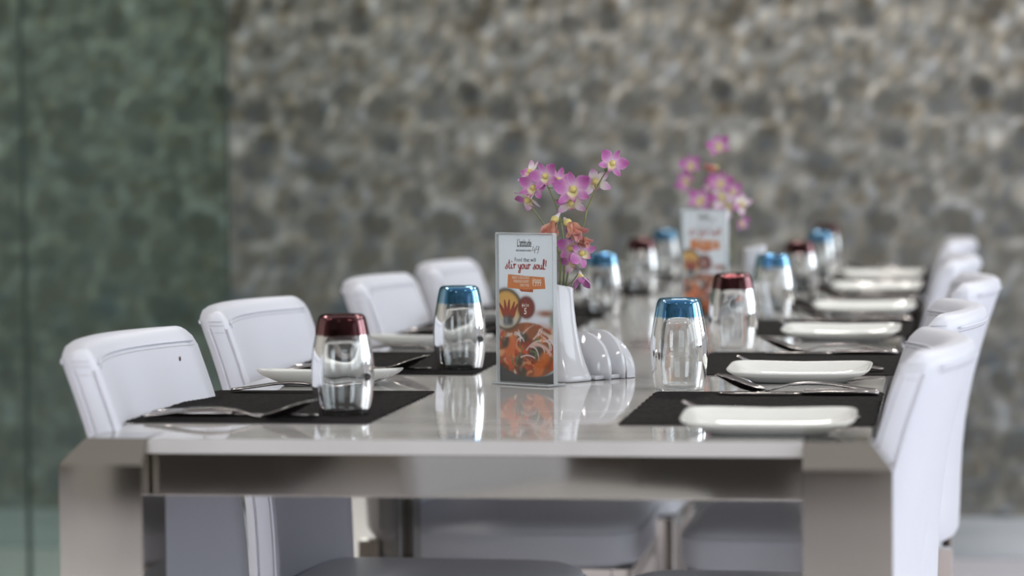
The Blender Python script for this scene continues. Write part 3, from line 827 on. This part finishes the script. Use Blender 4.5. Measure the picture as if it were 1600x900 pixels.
def text_mesh(s, size, sx, x, z, bold=0.0, shear=0.0, align='CENTER', spacing=1.0):
    """x,z in card units (metres from the card centre / bottom); returns V,F in the card plane (y=-0.0003)"""
    cu = bpy.data.curves.new('lettering', 'FONT'); cu.body = s; cu.size = size; cu.align_x = align; cu.shear = shear
    cu.space_character = spacing; cu.resolution_u = 3; cu.offset = bold
    to = bpy.data.objects.new('lettering_tmp', cu); COL.objects.link(to)
    dg = bpy.context.evaluated_depsgraph_get(); me = bpy.data.meshes.new_from_object(to.evaluated_get(dg))
    bpy.data.objects.remove(to)
    V = [(v.co.x*sx+x, -.0003, v.co.y+z) for v in me.vertices]; F = [tuple(p.vertices) for p in me.polygons]
    bpy.data.meshes.remove(me)
    return V, F
def merge(parts):
    V, F = [], []
    for v, f in parts:
        o = len(V); V += v; F += [tuple(i+o for i in t) for t in f]
    return V, F
def ribbon(pts, w, y=-.00035, nib=0.6):
    """flat pen stroke in the card plane"""
    P = spline([(p[0], p[1], 0) for p in pts], max(10, 8*len(pts))); V = []; F = []
    for i, p in enumerate(P):
        t = (P[min(i+1, len(P)-1)]-P[max(i-1, 0)]); t = t.normalized() if t.length > 0 else Vector((1, 0, 0))
        n_ = Vector((-t.y, t.x, 0)); ww = w*(nib+(1-nib)*abs(t.y))
        V += [(p.x+n_.x*ww, y, p.y+n_.y*ww), (p.x-n_.x*ww, y, p.y-n_.y*ww)]
    for i in range(len(P)-1): F.append((2*i, 2*i+1, 2*i+3, 2*i+2))
    return V, F
# handwritten letters: strokes in a unit box (x-height 1), advance
HAND = {
 's': ([[(0, .15), (.35, .6), (.5, 1.05), (.42, .75), (.62, .4), (.45, .02), (.12, .02), (.1, .2)]], .75),
 't': ([[(.28, 1.9), (.22, 1.2), (.2, .4), (.34, .02), (.6, .2)], [(-.06, 1.2), (.55, 1.35)]], .66),
 'i': ([[(.12, .95), (.1, .4), (.2, .02), (.45, .2)], [(.2, 1.40), (.26, 1.62)]], .62),
 'r': ([[(.02, .7), (.15, 1.0), (.14, .05)], [(.14, .5), (.35, .95), (.55, .95), (.6, .8)]], .68),
 'y': ([[(.02, .95), (.08, .4), (.28, .1), (.5, .4), (.58, .95)], [(.58, .95), (.52, 0), (.38, -.8), (.1, -.75), (.2, -.3), (.7, .15)]], .78),
 'o': ([[(.35, 1.0), (.08, .75), (.08, .25), (.32, .02), (.56, .3), (.55, .78), (.35, 1.0), (.5, .85), (.75, .9)]], .8),
 'u': ([[(.05, .95), (.05, .35), (.22, .02), (.48, .3), (.55, .95)], [(.55, .95), (.54, .25), (.66, .02), (.8, .2)]], .82),
 'l': ([[(.02, .2), (.35, 1.2), (.38, 2.0), (.22, 2.0), (.12, 1.0), (.2, .1), (.38, .02), (.5, .2)]], .5),
 '!': ([[(.35, 1.95), (.24, .6)], [(.18, .12), (.2, .02)]], .4),
 ' ': ([], .5)}
def hand(s, x, z, sx, sz, w):
    out = []
    for ch in s:
        st, adv = HAND[ch]
        for k in st: out.append(ribbon([(x+a*sx, z+b_*sz) for a, b_ in k], w))
        x += adv*sx
    return merge(out), x
PRINT = card_print()
def quad(pts, y):
    return [(x, y, z) for x, z in pts], [tuple(range(len(pts)))]
def make_card():
    r = empty('menu_card', (0, 0, 0))
    box_obj('card_sheet', (-CWID/2, CWID/2, .0001, .0005, 0, CHGT), WHITEINK, r)
    o = bpy.data.objects.new('food_print', PRINT); COL.objects.link(o); o.parent = r; tag(o, label='printed picture of a dish of orange noodles, greens and olives under two round badges')
    U = lambda u: (u-.5)*CWID
    Z = lambda v: CHGT*(1-v)
    # logo
    L = [text_mesh("L'attitude", .0155, .50, U(.475), Z(.082), 0.00012, spacing=.92)]
    (hv_, _x) = (merge([ribbon([(U(.645), Z(.075)), (U(.63), Z(.105)), (U(.685), Z(.102))], .00035), ribbon([(U(.675), Z(.088)), (U(.665), Z(.125))], .00035),
                        ribbon([(U(.745), Z(.082)), (U(.705), Z(.078)), (U(.70), Z(.098)), (U(.735), Z(.096)), (U(.75), Z(.078)), (U(.735), Z(.105)), (U(.715), Z(.128))], .00035)]), 0)
    L.append(hv_); L.append(text_mesh('RESTAURANT & DECK', .0033, .86, U(.465), Z(.113), .00006))
    V, F = merge(L); from_py('logo_lettering', V, F, INK, r, smooth=False)
    V, F = text_mesh('Food that will', .0078, .78, U(.49), Z(.182), .00006, spacing=1.12); from_py('lettering', V, F, INK, r, smooth=False)
    (V, F), xe = hand('stir your soul!', 0, 0, 1, 1, 0)
    sx = .075/xe
    (V, F), _ = hand('stir your soul!', U(.12), Z(.232), sx, .0066, .00085); from_py('script_lettering', V, F, RED, r, smooth=False)
    # ribbon banner
    V, F = quad([(U(.36), Z(.365)), (U(.41), Z(.385)), (U(.63), Z(.388)), (U(.63), Z(.366))], -.0002); V2, F2 = quad([(U(.36), Z(.36)), (U(.36), Z(.372)), (U(.63), Z(.372)), (U(.63), Z(.36))], -.00022)
    from_py('banner_fold', *merge([(V, F)]), ORANGE2, r, smooth=False)
    V, F = quad([(U(.17), Z(.270)), (U(.155), Z(.362)), (U(.50), Z(.372)), (U(.855), Z(.362)), (U(.84), Z(.285)), (U(.5), Z(.279))], -.00025)
    bn = from_py('banner', V, F, ORANGE, r, smooth=False)
    bl = [text_mesh('ENJOY A DELICIOUS', .0052, .66, U(.56), Z(.300), .00004, align='RIGHT'), text_mesh('WEEKEND BUFFET', .0052, .66, U(.56), Z(.325), .00004, align='RIGHT'), text_mesh('ONLY FOR', .0052, .66, U(.56), Z(.350), .00004, align='RIGHT'),
          text_mesh('\u20b9999', .0145, .56, U(.70), Z(.347), .00010), text_mesh('*', .004, .7, U(.83), Z(.305), 0)]
    V, F = merge(bl); V = [(x, y-.0001, z) for x, y, z in V]; from_py('lettering', V, F, WHITEINK, bn, smooth=False)
    bd = [text_mesh('4+1=', .0085, .72, U(.485), Z(.493), .00012), text_mesh('5', .0120, .85, U(.485), Z(.537), .0003)]
    V, F = merge(bd); from_py('badge_lettering', V, F, WHITEINK, r, smooth=False)
    return r
def make_holder():
    r = empty('menu_holder', (0, 0, 0))
    w_, h_ = .052, .2095
    box_obj('front_pane', (-w_, w_, -.0040, -.0022, .001, h_), ACRYL, r)
    box_obj('rear_pane', (-w_, w_, .0022, .0040, .001, h_), ACRYL, r)
    bm = bmesh.new()
    for s in (-1, 1):
        box(bm, s*w_-.0006, s*w_+.0006, -.0042, .0042, .001, h_, .0003)
    box(bm, -w_, w_, -.0042, .0042, h_, h_+.0018, .0003)
    bm_obj('clear_edge', bm, ACRE, r)
    bm = bmesh.new(); box(bm, -w_, w_, -.016, .022, 0, .0024, .0006)
    bm_obj('base_plate', bm, ACRE, r)
    return r
h0, c0 = make_holder(), make_card(); HK, CK2 = kids_of(h0), kids_of(c0)
for i, (x, y, a, w_) in enumerate([(-.579, 3.925, -32, 'sharp'), (-.460, 5.470, -30, 'blurred')]):
    ho = h0 if i == 0 else copy_tree(h0, HK); ca = c0 if i == 0 else copy_tree(c0, CK2)
    z = ZT+.0004
    ho.location = (x, y, z); ca.location = (x, y, z+.0026)
    ho.rotation_euler = ca.rotation_euler = (0, 0, math.radians(a))
    tag(ho, ['clear acrylic holder standing upright around the sharp menu card', 'clear acrylic holder of the blurred menu card farther down the table'][i], 'holder', 'clear acrylic menu holders')
    tag(ca, ['restaurant menu card with red script and orange banner, sharp, on the nearest table', 'same style menu card, out of focus, on the middle table'][i], 'menu card', 'menu cards on the tables')

# ------------------------------------------------------------------ porcelain vase with napkin slots
def make_vase():
    r = empty('orchid_vase', (0, 0, 0)); n = 40
    rings = []
    def ring(hx, hy, z, e=.55, slope=0.0):
        pts = []
        for i in range(n):
            t = 2*math.pi*i/n; c, s_ = math.cos(t), math.sin(t)
            x, y = hx*math.copysign(abs(c)**e, c), hy*math.copysign(abs(s_)**e, s_)
            pts.append((x, y, z-slope*(y+hy)))
        return pts
    prof = [(0, .046, .034), (.003, .0465, .035), (.010, .0430, .033), (.025, .0360, .030), (.045, .0290, .027), (.065, .0240, .025), (.085, .0205, .0235), (.105, .0180, .0225), (.125, .0165, .022), (.136, .0162, .022)]
    for z, hx, hy in prof: rings.append(ring(hx, hy, z, slope=.30*max(0, (z-.06)/.076)**1.5*.6))
    rings.append(ring(.0154, .0212, .1378, slope=.18)); rings.append(ring(.0143, .020, .1368, slope=.18)); rings.append(ring(.0138, .0194, .125, slope=.15)); rings.append(ring(.0138, .0195, .07, slope=0)); rings.append(ring(.011, .017, .05))
    V, F = loft(rings); from_py('vase_body', V, F, VCHINA, r)
    # two half-round napkin walls behind the vase, and a ribbed dome beyond them
    def half_disc(name, x, y0, rad, hgt, th, ribs=0):
        bm = bmesh.new(); m = 26; A = []; B = []
        for k in range(m+1):
            a = math.pi*k/m
            px, pz = math.cos(a)*rad, max(0.0, math.sin(a))**.8*hgt
            A.append(Vector((px, y0-th/2, pz))); B.append(Vector((px, y0+th/2, pz)))
        ringsL = []
        for k in range(m+1):
            a, b_ = A[k], B[k]; c = Vector((0, y0, 0))
            ringsL.append((a, b_))
        va = [bm.verts.new(p+Vector((x, 0, 0))) for p in A]; vb = [bm.verts.new(p+Vector((x, 0, 0))) for p in B]
        bm.faces.new(va); bm.faces.new(vb[::-1])
        for k in range(m+1):
            q = (k+1) % (m+1); bm.faces.new((va[k], va[q], vb[q], vb[k]))
        bmesh.ops.bevel(bm, geom=[e for e in bm.edges if len(e.link_faces) == 2 and abs((e.verts[0].co-e.verts[1].co).y) < 1e-6], offset=th*.35, segments=3, affect='EDGES')
        return bm_obj(name, bm, VCHINA, r, smooth=True)
    half_disc('napkin_wall', 0, .050, .055, .066, .006)
    half_disc('napkin_wall', 0, .082, .052, .068, .006)
    # ribbed dome
    V = []; F = []; na, nb = 24, 40
    for i in range(na+1):
        a = (math.pi/2)*i/na
        for k in range(nb+1):
            b_ = math.pi*k/nb
            rr = 1+.012*math.cos(i*math.pi)*(1 if 3 < k < 37 else 0)
            sb, ca_ = max(0.0, math.sin(b_)), max(0.0, math.cos(a)); V.append((math.cos(b_)*.050*rr, .088+math.sin(a)*.034*sb**.5*rr, sb**.85*.062*ca_**.8*rr+.0002))
    for i in range(na):
        for k in range(nb): F.append((i*(nb+1)+k, i*(nb+1)+k+1, (i+1)*(nb+1)+k+1, (i+1)*(nb+1)+k))
    from_py('ribbed_end', V, F, VCHINA, r)
    box_obj('holder_base', (-.045, .045, .030, .105, 0, .006), VCHINA, r, .002)
    return r
VY = 4.005
v0 = make_vase(); VK = kids_of(v0)
v0.location = (-.546, VY, ZT+.0003); v0.rotation_euler = (0, 0, math.radians(-38))
tag(v0, 'white porcelain orchid vase with napkin slots behind the sharp menu card', 'vase', 'porcelain table vases')
v1 = copy_tree(v0, VK); v1.location = (-.372, 5.575, ZT+.0003); v1.rotation_euler = (0, 0, math.radians(105))
tag(v1, 'blurred white porcelain vase half hidden behind the second menu', 'vase', 'porcelain table vases')

# ------------------------------------------------------------------ orchids
MAG = np.array((150, 58, 132)); LIL = np.array((192, 128, 182)); WHT = np.array((222, 214, 218)); YEL = np.array((206, 192, 120)); ORG = np.array((184, 122, 94)); BRN = np.array((152, 100, 74))
def petal_mesh(name, L, Wd, curl, cup, c_in, c_mid, c_out, tip=.8, wave=0.0, fold=0.0, seed=0):
    rr = np.random.default_rng(seed); nu, nv = 12, 7; V = []; C = []; F = []
    for i in range(nu+1):
        u = i/nu
        w_ = Wd*(math.sin(math.pi*min(1, u*.93+.05))**.75)*(1-.35*abs(u-.55))
        bend = curl*u
        x = L*(math.sin(bend)/curl if abs(curl) > 1e-3 else u); z = L*((1-math.cos(bend))/curl if abs(curl) > 1e-3 else 0)
        for k in range(nv):
            v = -1+2*k/(nv-1)
            zz = z+cup*w_*v*v+wave*math.sin(u*9+v*3+seed)*Wd*.4
            V.append((x, v*w_*(1-fold*u), zz))
            t = u
            col = c_in*(1-t/.45)+c_mid*(t/.45) if t < .45 else c_mid*(1-(t-.45)/.55)+c_out*((t-.45)/.55)
            col = col+(WHT-col)*.30*(abs(v)**3)+rr.normal(0, 4, 3)
            C.append(list(lin(col))+[1])
    for i in range(nu):
        for k in range(nv-1): F.append((i*nv+k, i*nv+k+1, (i+1)*nv+k+1, (i+1)*nv+k))
    me = bpy.data.meshes.new(name); me.from_pydata(V, [], F); me.update()
    ca = me.color_attributes.new('Col', 'FLOAT_COLOR', 'POINT'); ca.data.foreach_set('color', np.asarray(C, dtype=np.float32).reshape(-1))
    me.materials.append(PETAL); me.polygons.foreach_set('use_smooth', [True]*len(me.polygons))
    return me
SEPAL = [petal_mesh('sepal', .019, .0048, .45, .15, WHT, LIL, MAG*.75+LIL*.25, seed=k) for k in range(2)]
PET = [petal_mesh('petal', .020, .0080, .35, .10, WHT, LIL*.7+MAG*.3, MAG, wave=.10, seed=k+5) for k in range(2)]
PALE = [petal_mesh('petal', .021, .0062, .5, .12, YEL*.5+WHT*.5, WHT, LIL, seed=k+9) for k in range(2)]
WILT = [petal_mesh('petal', .024, .0062, 1.5, .9, BRN, ORG, ORG*.7+MAG*.3, wave=.5, fold=.3, seed=k+13) for k in range(3)]
LIP = petal_mesh('lip', .013, .0058, -1.1, .9, YEL, YEL*.5+WHT*.5, MAG, wave=.15, seed=20)
def bloom(parent, pos, facing, scale=1.0, roll=0.0, kind='open', names='bloom'):
    scale *= 1.13
    """bloom part with petal sub-parts; facing is the direction its face looks"""
    f_ = Vector(facing).normalized()
    up = Vector((0, 0, 1)); r_ = up.cross(f_); r_ = r_.normalized() if r_.length > .01 else Vector((1, 0, 0)); u_ = f_.cross(r_)
    M = Matrix((( r_.x, u_.x, f_.x), (r_.y, u_.y, f_.y), (r_.z, u_.z, f_.z))).to_4x4() @ Matrix.Rotation(roll, 4, 'Z')
    M = Matrix.Translation(Vector(pos)) @ M @ Matrix.Scale(scale, 4)
    # throat and column, the bloom's own mesh
    V, F = tube([(0, -.001, -.010), (0, 0, -.004), (0, .0005, 0), (0, .001, .004), (0, .0005, .0065)], [.0011, .0024, .0044, .0036, .0014], 10)
    cc = [list(lin(YEL if i >= 20 else WHT))+[1] for i in range(len(V))]
    b_ = from_py(names, V, F, PETAL, parent, cols=cc); b_.matrix_local = M
    def add(me, nm, ang, lift=.35, off=.002, s=1.0):
        o = bpy.data.objects.new(nm, me); COL.objects.link(o); o.parent = b_
        # petal x axis radiates in the bloom's xy plane, tilted towards its face by lift
        o.matrix_local = Matrix.Rotation(math.radians(ang), 4, 'Z') @ Matrix.Translation((off, 0, 0)) @ Matrix.Rotation(-lift, 4, 'Y') @ Matrix.Scale(s, 4)
    if kind == 'open':
        add(SEPAL[0], 'sepal', 90, .25); add(SEPAL[1], 'sepal', 215, .15); add(SEPAL[0], 'sepal', 325, .15)
        add(PET[0], 'petal', 155, .2, s=1.05); add(PET[1], 'petal', 28, .2, s=1.05); add(LIP, 'lip', 270, .9, .002, 1.0)
    elif kind == 'pale':
        add(PALE[0], 'sepal', 90, .1); add(PALE[1], 'sepal', 215, 0); add(PALE[0], 'sepal', 325, 0)
        add(PET[0], 'petal', 155, .1, s=.95); add(PALE[1], 'petal', 28, .1); add(LIP, 'lip', 270, .7, .002, .9)
    elif kind == 'half':
        for k, (a, l_) in enumerate(((90, .9), (210, .8), (330, .85), (150, .7), (30, .75))): add((SEPAL+PET+PALE)[k], 'petal', a, l_)
        add(LIP, 'lip', 270, 1.1, .002, .8)
    else:
        for k, a in enumerate((90, 165, 235, 300, 20)): add(WILT[k % 3], 'petal', a, 1.0+.25*(k % 2), .001, 1.3)
        add(SEPAL[0], 'petal', 200, .9, .001, .9)
    return b_
# image-plane placement of the sprays: positions were measured on the photo and converted to world
def spray(name, base_pts, rads, blooms, buds, label, group):
    b0 = Vector(base_pts[0]); r = empty(name, b0)
    pts = [p-b0 for p in spline(base_pts, 26)]
    V, F = tube(pts, [rads[0]+(rads[1]-rads[0])*i/26 for i in range(27)], 8); from_py('stem', V, F, STEM, r)
    for (pos, facing, sc, roll, kind) in blooms:
        p = Vector(pos)-b0
        bloom(r, p, facing, sc, roll, kind)
        # pedicel to the closest stem point below
        q = min(pts, key=lambda a: (a-p).length+(.02 if a.z > p.z-.004 else 0))
        back = p-Vector(facing).normalized()*.009*sc
        mid = (q+back)/2+Vector((0, 0, -.003))
        V, F = tube(spline([q, mid, back], 8), [.0008]*9, 6); from_py('pedicel', V, F, STEM, r)
    for pos, d in buds:
        p = Vector(pos)-b0; q = min(pts, key=lambda a: (a-p).length)
        V, F = tube([p, p+Vector(d)*.003, p+Vector(d)*.007, p+Vector(d)*.010], [.0008, .0022, .0020, .0004], 8)
        from_py('bud', V, F, STEM, r)
    tag(r, label, 'flower', group)
    return r
def W3(px, py, Y):
    """world point at depth Y on the photo ray (used only to read positions off the photograph)"""
    d = cw_+cr_*((px-800)/4466)+cu_*((450-py)/4466)
    t = Y/d.y; return Vector((d.x*t, d.y*t, 1.075+d.z*t))
yb = 4.0
vb_ = W3(880, 458, yb); VB = Vector((vb_.x, yb, ZT+.10))
FW = (.1, -1, 0)
g1 = 'orchid sprays in the front vase'
spray('orchid_spray', [VB+Vector((0, 0, 0)), W3(889, 420, yb), W3(912, 350, yb-.01), W3(918, 325, yb-.01), W3(938, 283, yb-.015), W3(950, 264, yb-.015)], (.0016, .0009),
      [(W3(956, 256, yb-.03), (.35, -1, .15), .95, -.5, 'open'), (W3(930, 284, yb-.0), (.2, -.9, -.3), .95, .25, 'pale'), (W3(909, 396, yb-.03), (.5, -1, .1), .95, 1.0, 'open'), (W3(895, 408, yb-.01), (-.4, -.8, -.5), .9, .3, 'pale'), (W3(907, 432, yb-.025), (.25, -.6, -1), .9, .2, 'half')],
      [(W3(945, 268, yb-.015), (.3, -.3, .8))], 'orchid spray reaching up to the right, one bloom hanging low beside the vase', g1)
spray('orchid_spray', [VB+Vector((-.004, .004, 0)), W3(882, 410, yb), W3(877, 350, yb), W3(870, 325, yb-.01), W3(860, 300, yb-.01), W3(852, 285, yb-.01)], (.0016, .0009),
      [(W3(896, 297, yb-.035), (-.05, -1, .1), 1.2, .15, 'open'), (W3(853, 276, yb-.03), (-.25, -1, .05), .95, .35, 'open'), (W3(872, 283, yb-.0), (.3, -.8, .5), .9, -.4, 'open'), (W3(892, 316, yb-.015), (.1, -.8, -.7), .95, .1, 'pale'), (W3(868, 343, yb-.02), (-.3, -.7, -.8), 1.2, .6, 'wilted')],
      [(W3(876, 312, yb-.01), (.1, -.2, .9))], 'middle orchid spray with the largest pink bloom facing the camera', g1)
spray('orchid_spray', [VB+Vector((-.008, -.004, 0)), W3(876, 410, yb-.01), W3(862, 372, yb-.01), W3(846, 345, yb-.01), W3(832, 325, yb-.01), W3(828, 310, yb-.01)], (.0016, .0009),
      [(W3(834, 294, yb-.02), (-.25, -1, .1), .95, -.2, 'open'), (W3(829, 270, yb-.01), (-.6, -.5, .7), .85, .5, 'pale'), (W3(826, 311, yb-.02), (-.5, -.5, -.8), 1.0, .2, 'pale'), (W3(887, 348, yb-.03), (.5, -.7, -.5), 1.25, .9, 'wilted'), (W3(892, 388, yb-.02), (.3, -1, .0), .95, 2.2, 'open'), (W3(900, 372, yb-.03), (.8, -.5, -.4), .8, .9, 'wilted')],
      [], 'orchid spray arching to the left over the menu card, with orange wilted blooms low down', g1)
g2 = 'orchid sprays in the second vase'
y2 = 5.53; vb2 = W3(1140, 400, y2); VB2 = Vector((vb2.x, y2, ZT+.10))
spray('orchid_spray', [VB2, W3(1135, 340, y2), W3(1125, 290, y2), W3(1121, 250, y2), W3(1121, 232, y2)], (.0018, .001),
      [(W3(1123, 228, y2-.02), (.1, -1, 0), 1.05, .3, 'open'), (W3(1119, 262, y2-.02), (-.3, -1, -.2), .85, .2, 'wilted'), (W3(1126, 287, y2-.03), (0, -1, .2), 1.15, -.2, 'open'), (W3(1113, 290, y2), (-.5, -.8, .2), .9, -.2, 'pale'), (W3(1127, 308, y2-.03), (.2, -1, 0), 1.1, .5, 'pale')],
      [], 'blurred tall orchid spray with a top bloom above the second menu', g2)
spray('orchid_spray', [VB2+Vector((-.006, 0, 0)), W3(1120, 350, y2), W3(1098, 310, y2), W3(1084, 285, y2), W3(1078, 270, y2)], (.0018, .001),
      [(W3(1080, 259, y2-.02), (-.2, -1, .1), 1.0, .2, 'open'), (W3(1073, 283, y2-.02), (-.5, -1, 0), 1.0, .9, 'open'), (W3(1095, 313, y2-.03), (-.1, -1, .1), 1.15, -.3, 'open'), (W3(1104, 265, y2), (.2, -.8, .2), .75, .2, 'wilted'), (W3(1116, 318, y2-.02), (0, -1, 0), 1.0, .8, 'pale')],
      [], 'blurred orchid spray leaning left above the second menu', g2)
spray('orchid_spray', [VB2+Vector((.006, 0, 0)), W3(1146, 370, y2), W3(1150, 340, y2), W3(1153, 325, y2), W3(1157, 315, y2)], (.0018, .001),
      [(W3(1144, 299, y2-.02), (.4, -1, .1), .9, .2, 'open'), (W3(1158, 319, y2-.02), (.6, -1, .1), .9, .9, 'pale'), (W3(1158, 349, y2-.01), (.8, -.6, -.3), .8, .2, 'open'), (W3(1137, 323, y2-.02), (.4, -1, .1), 1.0, .9, 'pale')],
      [], 'blurred orchid spray drooping right beside the second menu', g2)
